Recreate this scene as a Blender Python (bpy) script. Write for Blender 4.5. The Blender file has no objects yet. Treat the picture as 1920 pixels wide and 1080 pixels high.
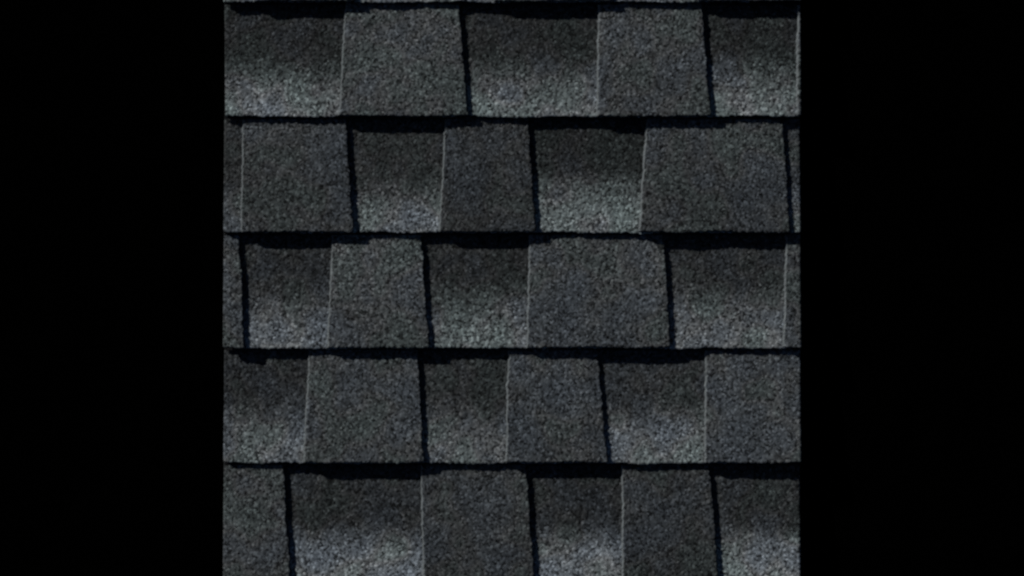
import bpy, math
import numpy as np
from mathutils import Vector

# ------------------------------------------------------------------ basics
S = 0.00066                       # metres per unit of layout (shingle exposure 217 units = 143 mm)
def wx(x): return (x - 960.0) * S
def wy(y): return (540.0 - y) * S
scene = bpy.context.scene
coll = scene.collection

# ------------------------------------------------------------------ camera
LENS = 100.0
DIST = 1920.0 * S * LENS / 36.0
cam_data = bpy.data.cameras.new("camera")
cam_data.lens = LENS
cam_data.sensor_width = 36.0
cam_data.clip_start = 0.05
cam_data.clip_end = 100.0
cam = bpy.data.objects.new("camera", cam_data)
coll.objects.link(cam)
cam.location = (0.0, 0.0, DIST + 7.0 * S)
scene.camera = cam

# ------------------------------------------------------------------ light
KX, KY = 1.70, 1.36               # shadow run per unit of height, to the right and down the roof
SUN = Vector((-KX, KY, 1.0)).normalized()
world = bpy.data.worlds.new("World")
scene.world = world
world.use_nodes = True
wn = world.node_tree.nodes
sky = wn.new("ShaderNodeTexSky")
sky.sky_type = 'NISHITA'
sky.sun_disc = False
sky.air_density = 0.5
sky.dust_density = 0.4
sky.ozone_density = 0.5
sky.sun_elevation = math.asin(SUN.z)
sky.sun_rotation = math.atan2(SUN.x, SUN.y)
wn["Background"].inputs["Strength"].default_value = 0.05
world.node_tree.links.new(sky.outputs["Color"], wn["Background"].inputs["Color"])

sun_data = bpy.data.lights.new("sun", 'SUN')
sun_data.energy = 5.0
sun_data.angle = math.radians(0.5)
sun_data.color = (1.0, 0.97, 0.92)
sun = bpy.data.objects.new("sun", sun_data)
coll.objects.link(sun)
sun.location = SUN * 3.0
sun.rotation_euler = SUN.to_track_quat('Z', 'Y').to_euler()

scene.view_settings.view_transform = 'Standard'
scene.view_settings.look = 'None'
scene.view_settings.gamma = 1.0
scene.view_settings.use_curve_mapping = False
scene.view_settings.exposure = 0.0
scene.cycles.pixel_filter_type = 'BLACKMAN_HARRIS'
scene.cycles.filter_width = 2.7      # a soft lens

# ------------------------------------------------------------------ materials
def simple_mat(name, col, rough=0.9, spec=0.1, scale=300.0, spread=(0.7, 1.3)):
    m = bpy.data.materials.new(name)
    m.use_nodes = True
    nt = m.node_tree
    b = nt.nodes["Principled BSDF"]
    b.inputs["Roughness"].default_value = rough
    b.inputs["Specular IOR Level"].default_value = spec
    n = nt.nodes.new("ShaderNodeTexNoise")
    n.inputs["Scale"].default_value = scale
    n.inputs["Detail"].default_value = 3.0
    r = nt.nodes.new("ShaderNodeValToRGB")
    r.color_ramp.elements[0].color = (*[max(0.015, c * spread[0]) if spread[0] < 0 else c * spread[0] for c in col], 1)
    r.color_ramp.elements[1].color = (*[c * spread[1] for c in col], 1)
    nt.links.new(n.outputs["Fac"], r.inputs["Fac"])
    nt.links.new(r.outputs["Color"], b.inputs["Base Color"])
    return m

def granule_mat():
    """mineral granules pressed into asphalt: every grain has its own shade; the factory-blended
    band of dark and pale grains (upper, lower, band_from, band_to) is a property of each shingle"""
    m = bpy.data.materials.new("mineral_granules")
    m.use_nodes = True
    nt = m.node_tree
    N, L = nt.nodes, nt.links
    b = N["Principled BSDF"]
    b.inputs["Roughness"].default_value = 0.85
    b.inputs["Specular IOR Level"].default_value = 0.08
    def attr(nm):
        a = N.new("ShaderNodeAttribute"); a.attribute_type = 'OBJECT'; a.attribute_name = nm
        return a.outputs["Fac"]
    def math_(op, *ins, clamp=False):
        n = N.new("ShaderNodeMath"); n.operation = op; n.use_clamp = clamp
        for i, v in enumerate(ins):
            if isinstance(v, (int, float)): n.inputs[i].default_value = v
            else: L.new(v, n.inputs[i])
        return n.outputs[0]
    geo = N.new("ShaderNodeNewGeometry").outputs["Position"]
    tc = N.new("ShaderNodeTexCoord").outputs["Object"]
    sep = N.new("ShaderNodeSeparateXYZ"); L.new(tc, sep.inputs[0])
    def noise(scale, detail=2.0, vec=geo, rough=0.5):
        n = N.new("ShaderNodeTexNoise")
        n.inputs["Scale"].default_value = scale; n.inputs["Detail"].default_value = detail
        n.inputs["Roughness"].default_value = rough
        L.new(vec, n.inputs["Vector"])
        return n
    # grains
    vor = N.new("ShaderNodeTexVoronoi"); vor.feature = 'F1'
    vor.inputs["Scale"].default_value = 1.0 / (3.7 * S)
    L.new(geo, vor.inputs["Vector"])
    sc = N.new("ShaderNodeSeparateColor"); L.new(vor.outputs["Color"], sc.inputs[0])
    grain = sc.outputs[0]
    grain2 = sc.outputs[1]
    wob = noise(1.0 / (45 * S), 3.0)
    # share of pale grains along the height of the shingle
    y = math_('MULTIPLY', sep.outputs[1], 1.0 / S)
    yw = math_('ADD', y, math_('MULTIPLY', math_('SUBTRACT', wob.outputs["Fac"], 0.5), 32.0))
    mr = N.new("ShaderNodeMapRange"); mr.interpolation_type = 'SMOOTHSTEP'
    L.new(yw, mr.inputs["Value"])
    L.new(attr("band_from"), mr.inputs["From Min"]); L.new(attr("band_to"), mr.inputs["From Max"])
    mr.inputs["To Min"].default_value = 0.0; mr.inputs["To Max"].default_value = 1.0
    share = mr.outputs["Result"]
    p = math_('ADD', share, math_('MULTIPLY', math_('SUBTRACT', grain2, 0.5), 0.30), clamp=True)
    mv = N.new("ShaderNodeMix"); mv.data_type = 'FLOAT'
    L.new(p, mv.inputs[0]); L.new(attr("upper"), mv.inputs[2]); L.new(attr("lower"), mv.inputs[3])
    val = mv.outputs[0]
    # per grain shade
    ramp = N.new("ShaderNodeValToRGB")
    e = ramp.color_ramp.elements
    e[0].position = 0.0; e[0].color = (0.08, 0.08, 0.08, 1)
    e[1].position = 1.0; e[1].color = (2.5, 2.5, 2.5, 1)
    for pos, v in ((0.13, 0.28), (0.30, 0.72), (0.6, 1.05), (0.84, 1.45)):
        q = e.new(pos); q.color = (v, v, v, 1)
    L.new(grain, ramp.inputs["Fac"])
    mott = noise(1.0 / (14 * S), 3.0, rough=0.6)
    val = math_('MULTIPLY', val, math_('MULTIPLY_ADD', mott.outputs["Fac"], 0.8, 0.6))
    wear = noise(1.0 / (190 * S), 4.0, rough=0.6)
    val = math_('MULTIPLY', val, math_('MULTIPLY_ADD', wear.outputs["Fac"], 0.7, 0.65))
    # tints: grey, slate blue and green-grey blends of grain
    tn = noise(1.0 / (75 * S), 1.5)
    tr = N.new("ShaderNodeValToRGB")
    t = tr.color_ramp.elements
    t[0].position = 0.30; t[0].color = (0.83, 1.045, 1.05, 1)
    t[1].position = 0.72; t[1].color = (0.83, 0.99, 1.16, 1)
    q = t.new(0.44); q.color = (0.87, 1.03, 1.05, 1)
    q = t.new(0.50); q.color = (0.93, 1.0, 1.04, 1)
    q = t.new(0.57); q.color = (0.87, 1.0, 1.11, 1)
    sh = N.new("ShaderNodeMath"); sh.operation = 'ADD'
    L.new(tn.outputs["Fac"], sh.inputs[0]); L.new(attr("tint"), sh.inputs[1])
    L.new(sh.outputs[0], tr.inputs["Fac"])
    mul = N.new("ShaderNodeMix"); mul.data_type = 'RGBA'; mul.blend_type = 'MULTIPLY'
    mul.inputs[0].default_value = 0.9
    L.new(ramp.outputs["Color"], mul.inputs[6]); L.new(tr.outputs["Color"], mul.inputs[7])
    vm = N.new("ShaderNodeVectorMath"); vm.operation = 'SCALE'
    L.new(mul.outputs[2], vm.inputs[0]); L.new(val, vm.inputs["Scale"])
    L.new(vm.outputs["Vector"], b.inputs["Base Color"])
    # fine relief of each grain
    bump = N.new("ShaderNodeBump")
    bump.inputs["Strength"].default_value = 0.5
    bump.inputs["Distance"].default_value = 1.2 * S
    inv = math_('SUBTRACT', 1.0, vor.outputs["Distance"])
    L.new(inv, bump.inputs["Height"])
    L.new(bump.outputs["Normal"], b.inputs["Normal"])
    return m

GRAN = granule_mat()
ASPH = simple_mat("bare_asphalt_mat", (0.006, 0.006, 0.0065), 0.95, 0.05)
EDGE_HILITE = simple_mat("painted_edge_highlight", (0.043, 0.049, 0.052), 0.9, 0.1, 9.0, (-1.6, 3.4))  # paler tone paints the highlight line onto the sun-facing tab edges
BORDER = simple_mat("border_black", (0.0002, 0.0002, 0.0002), 1.0, 0.0)
DECK = simple_mat("black_felt_board", (0.008, 0.008, 0.008), 0.95, 0.05)

# ------------------------------------------------------------------ geometry helpers
A = 8.0            # thickness of the laminated (raised) layer
B = 19.0           # height of a course's butt above the course below
T = 10.0           # thickness of the base layer
EXPO = 217.0
SLOPE = B / EXPO
LAP = 70.0         # headlap hidden under the next course
STEP = 2.4
rng = np.random.default_rng(7)

def smooth_noise(n, every, amp):
    k = max(2, int(n / every) + 2)
    v = rng.normal(0, 1, k)
    return np.interp(np.linspace(0, k - 1, n), np.arange(k), v) * amp

def shingle_mesh(name, xl_t, xl_b, xr_t, xr_b, y_top, y_bot, raised, lap=LAP, bev=(2.6, 1.0, 1.2), skew=0.0, cut=(False, False)):
    """a slab of shingle: grained upper face, sides and underside. Layout units, origin at the middle of
    its lower edge; y of the layout runs down, y of the mesh up the roof."""
    y_hi = y_top - lap
    nv = int((y_bot - y_hi) / STEP) + 1
    wid = max(xr_t - xl_t, xr_b - xl_b)
    nu = max(3, int(wid / STEP) + 1)
    v = np.linspace(0, 1, nv)                       # 0 at the lower edge
    u = np.linspace(0, 1, nu)
    yy = y_bot + (y_hi - y_bot) * v
    f = (yy - y_top) / (y_bot - y_top)              # 0 at the exposed top, 1 at the butt
    XL = xl_t + (xl_b - xl_t) * f
    XR = xr_t + (xr_b - xr_t) * f
    if not cut[0]: XL = XL + smooth_noise(nv, 1.4, 0.75) + smooth_noise(nv, 12, 0.7)
    if not cut[1]: XR = XR + smooth_noise(nv, 1.6, 1.0) + smooth_noise(nv, 12, 0.9)
    X = XL[:, None] + (XR - XL)[:, None] * u[None, :]
    Y = np.repeat(yy[:, None], nu, 1)
    Y[1:-1, 1:-1] += rng.uniform(-.3, .3, (nv - 2, nu - 2)) * STEP
    X[:, 1:-1] += rng.uniform(-.3, .3, (nv, nu - 2)) * STEP
    edge = smooth_noise(nu, 1.5, 0.9) + smooth_noise(nu, 18, 1.1)
    edge = edge + skew * (u - 0.5)
    Y[0, :] += edge
    Y[1, :] += edge * 0.6
    Z = B + (A if raised else 0.0) + (Y - y_bot) * SLOPE
    Z = Z + rng.normal(0, 0.46, Z.shape)
    Z = Z + (smooth_noise(nu, 16, 0.55)[None, :] + smooth_noise(nv, 30, 0.3)[:, None])
    th = A if raised else T
    # skirt ring
    P = np.empty((nv + 2, nu + 2, 3))
    P[1:-1, 1:-1, 0] = X; P[1:-1, 1:-1, 1] = Y; P[1:-1, 1:-1, 2] = Z
    def plane(y): return B + (A if raised else 0.0) + (y - y_bot) * SLOPE - th
    P[0, 1:-1] = np.stack([X[0], Y[0] + bev[2], plane(Y[0])], -1)
    P[-1, 1:-1] = np.stack([X[-1], Y[-1] - 1, plane(Y[-1])], -1)
    bl = 0.0 if cut[0] else bev[0]
    br = 0.0 if cut[1] else bev[1]
    P[1:-1, 0] = np.stack([X[:, 0] - bl, Y[:, 0], plane(Y[:, 0])], -1)
    P[1:-1, -1] = np.stack([X[:, -1] + br, Y[:, -1], plane(Y[:, -1])], -1)
    for i, ii in ((0, 1), (nv + 1, nv)):
        for j, jj in ((0, 1), (nu + 1, nu)):
            P[i, j] = (P[ii, j, 0], P[i, jj, 1], P[i, jj, 2])
    ox = (xl_b + xr_b) / 2; oy = y_bot
    V = np.empty_like(P)
    V[..., 0] = (P[..., 0] - ox) * S
    V[..., 1] = -(P[..., 1] - oy) * S
    V[..., 2] = P[..., 2] * S
    R, C = nv + 2, nu + 2
    idx = np.arange(R * C).reshape(R, C)
    q = np.stack([idx[:-1, :-1], idx[:-1, 1:], idx[1:, 1:], idx[1:, :-1]], -1).reshape(-1, 4)
    loop = list(idx[0, :]) + list(idx[1:, -1]) + list(idx[-1, -2::-1]) + list(idx[-2:0:-1, 0])
    me = bpy.data.meshes.new(name)
    nq = len(q)
    me.vertices.add(R * C)
    me.vertices.foreach_set("co", V.reshape(-1))
    tot = nq * 4 + len(loop)
    me.loops.add(tot)
    me.loops.foreach_set("vertex_index", np.concatenate([q.reshape(-1), np.array(loop[::-1])]).astype(np.int32))
    me.polygons.add(nq + 1)
    me.polygons.foreach_set("loop_start", np.append(np.arange(nq) * 4, nq * 4).astype(np.int32))
    # sides and back carry bare asphalt, the face grain, raised sun-side cuts a painted highlight
    mi = np.zeros((R - 1, C - 1), np.int32)
    mi[0, :] = 1; mi[-1, :] = 1; mi[:, -1] = 1
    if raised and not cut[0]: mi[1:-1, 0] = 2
    me.materials.append(GRAN); me.materials.append(ASPH); me.materials.append(EDGE_HILITE)
    me.update(calc_edges=True)
    me.polygons.foreach_set("material_index", np.append(mi.reshape(-1), 1).astype(np.int32))
    me.validate()
    sm = np.append((mi == 0).reshape(-1), False)
    me.polygons.foreach_set('use_smooth', sm)
    return me, ox, oy

def box_mesh(name, x0, x1, y0, y1, z_fn, th, mat):
    vs = []
    for (x, y) in ((x0, y1), (x1, y1), (x1, y0), (x0, y0)):
        vs.append((wx(x), wy(y), z_fn(y) * S))
    for (x, y) in ((x0, y1), (x1, y1), (x1, y0), (x0, y0)):
        vs.append((wx(x), wy(y), (z_fn(y) - th) * S))
    fs = [(0, 1, 2, 3), (7, 6, 5, 4), (0, 4, 5, 1), (1, 5, 6, 2), (2, 6, 7, 3), (3, 7, 4, 0)]
    me = bpy.data.meshes.new(name)
    me.from_pydata(vs, [], fs)
    me.materials.append(mat)
    return me

# ------------------------------------------------------------------ setting: black board added as the dark side borders
Z_LOW = -LAP * SLOPE - T - 4.0             # underside of the lowest headlap
DECK_T = 16.0
bd = bpy.data.meshes.new("black_border_board")
zb = (Z_LOW - DECK_T) * S
bd.from_pydata([(-6, -6, zb), (6, -6, zb), (6, 6, zb), (-6, 6, zb)], [], [(0, 1, 2, 3)])
bd.materials.append(BORDER)
o = bpy.data.objects.new("black_border_board", bd)
o["kind"] = "structure"
o["label"] = "plain black board added in place of black borders beside the shingles"
coll.objects.link(o)

# ------------------------------------------------------------------ the shingled roof
roof = bpy.data.objects.new("shingle_roof", None)
roof.empty_display_size = 0.1
roof.location = (0, 0, (Z_LOW - DECK_T) * S)
roof["label"] = "charcoal grey asphalt shingle roof section with raised and recessed tabs in five courses"
roof["category"] = "shingle roof"
roof["kind"] = "thing"
coll.objects.link(roof)
bpy.context.view_layer.update()

def put(name, me, parent, loc=(0, 0, 0)):
    """loc is in world units; parents here are never rotated or scaled"""
    o = bpy.data.objects.new(name, me)
    o.parent = parent
    base = Vector((0, 0, 0))
    q = parent
    while q is not None:
        base += q.location
        q = q.parent
    o.location = Vector(loc) - base
    coll.objects.link(o)
    return o

XA, XB = 420.0, 1500.0
put("roof_deck", box_mesh("roof_deck", XA + 2, XB - 2, -90, 1088, lambda y: Z_LOW, DECK_T, DECK), roof)

def lin(v):                                   # picture brightness of a surface -> its reflectance
    c = v / 255.0
    c = c / 12.92 if c <= 0.04045 else ((c + 0.055) / 1.055) ** 2.4
    return c * GAIN
GAIN = 1.19

# raised: (left top, left butt, right top, right butt, upper, lower, tint)
# recessed: (upper, lower, band_from, band_to, tint), band measured up from the butt
COURSES = [
    dict(top=-213, bot=4.5, raised=[(490, 478, 655, 665, 50, 50, 0), (935, 927, 1130, 1145, 50, 50, 0), (1318, 1309, 1520, 1520, 50, 50, 0)],
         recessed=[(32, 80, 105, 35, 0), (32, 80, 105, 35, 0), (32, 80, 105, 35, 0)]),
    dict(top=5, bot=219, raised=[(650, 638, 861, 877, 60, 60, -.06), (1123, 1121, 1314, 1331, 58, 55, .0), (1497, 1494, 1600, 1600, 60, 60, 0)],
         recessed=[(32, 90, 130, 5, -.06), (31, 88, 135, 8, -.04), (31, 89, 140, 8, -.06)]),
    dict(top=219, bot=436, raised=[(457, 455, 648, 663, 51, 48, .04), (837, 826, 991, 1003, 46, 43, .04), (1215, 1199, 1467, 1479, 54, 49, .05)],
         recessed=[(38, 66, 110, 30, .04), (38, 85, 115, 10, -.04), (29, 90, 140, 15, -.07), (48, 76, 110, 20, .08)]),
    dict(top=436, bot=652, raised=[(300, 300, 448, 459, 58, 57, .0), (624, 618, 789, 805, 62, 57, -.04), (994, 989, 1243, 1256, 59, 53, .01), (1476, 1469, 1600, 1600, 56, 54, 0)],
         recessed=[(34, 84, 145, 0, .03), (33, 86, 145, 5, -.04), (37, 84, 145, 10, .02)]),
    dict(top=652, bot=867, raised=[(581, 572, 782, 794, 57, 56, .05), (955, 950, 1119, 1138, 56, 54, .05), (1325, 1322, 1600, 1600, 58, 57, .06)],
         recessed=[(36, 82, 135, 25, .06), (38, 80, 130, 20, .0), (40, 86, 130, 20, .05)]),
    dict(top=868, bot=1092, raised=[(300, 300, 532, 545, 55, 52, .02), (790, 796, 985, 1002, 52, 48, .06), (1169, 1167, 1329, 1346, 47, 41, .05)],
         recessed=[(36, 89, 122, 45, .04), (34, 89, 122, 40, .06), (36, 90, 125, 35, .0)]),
]

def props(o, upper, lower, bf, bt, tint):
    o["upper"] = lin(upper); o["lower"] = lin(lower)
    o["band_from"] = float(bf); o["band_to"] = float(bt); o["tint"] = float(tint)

for ci, c in enumerate(COURSES):
    top, bot = c["top"], c["bot"]
    lap = LAP if ci else 0.0
    if ci == 0:
        top = -85.0
    # the strip of bare asphalt mat that backs the whole course, its black lip pushed past the butt to thicken the shadow line
    zf = lambda y, b=bot: B - T - 0.4 + (y - b) * SLOPE
    strip = put("shingle_course", box_mesh("shingle_course", XA + 0.5, XB - 0.5, top - lap + 4, bot + 4.5, zf, 1.6, ASPH), roof)
    # raised tabs
    spans = []
    for (xlt, xlb, xrt, xrb, up, lo, tint) in c["raised"]:
        cl, cr = xlt < XA, xrt > XB
        if cl: xlt = xlb = XA
        if cr: xrt = xrb = XB
        if ci == 0:
            pass
        me, ox, oy = shingle_mesh("shingle", xlt, xlb, xrt, xrb, top, bot - 1.5, True, lap=lap, cut=(cl, cr))
        s = put("shingle", me, strip, (wx(ox), wy(oy), 0))
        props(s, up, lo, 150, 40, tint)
        s["label"] = "raised charcoal grey tab of granule-coated shingle"
        spans.append((xlb, xrb, cl, cr))
    # recessed tabs between them, meeting half way under the raised ones
    edges = []
    x = XA
    bounds = []
    for (l, r, cl, cr) in spans:
        mid = (l + r) / 2
        bounds.append((mid, cl, cr))
    xs = [XA]
    for (mid, cl, cr) in bounds:
        if cl:
            xs[0] = mid
        elif cr:
            xs.append(min(mid, XB - 2))
        else:
            xs.append(mid)
    if not bounds[-1][2]:
        xs.append(XB)
    for k in range(len(xs) - 1):
        l, r = xs[k] + 0.3, xs[k + 1] - 0.3
        lc, rc = True, True
        lb = l
        if ci == 1 and k == 0:
            lb = l + 4.0
        me, ox, oy = shingle_mesh("shingle", l, lb, r, r, top, bot, False, lap=lap, cut=(lc, rc))
        s = put("shingle", me, strip, (wx(ox), wy(oy), 0))
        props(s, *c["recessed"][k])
        s["label"] = "recessed shingle tab, dark at its top and pale grey towards its lower edge"
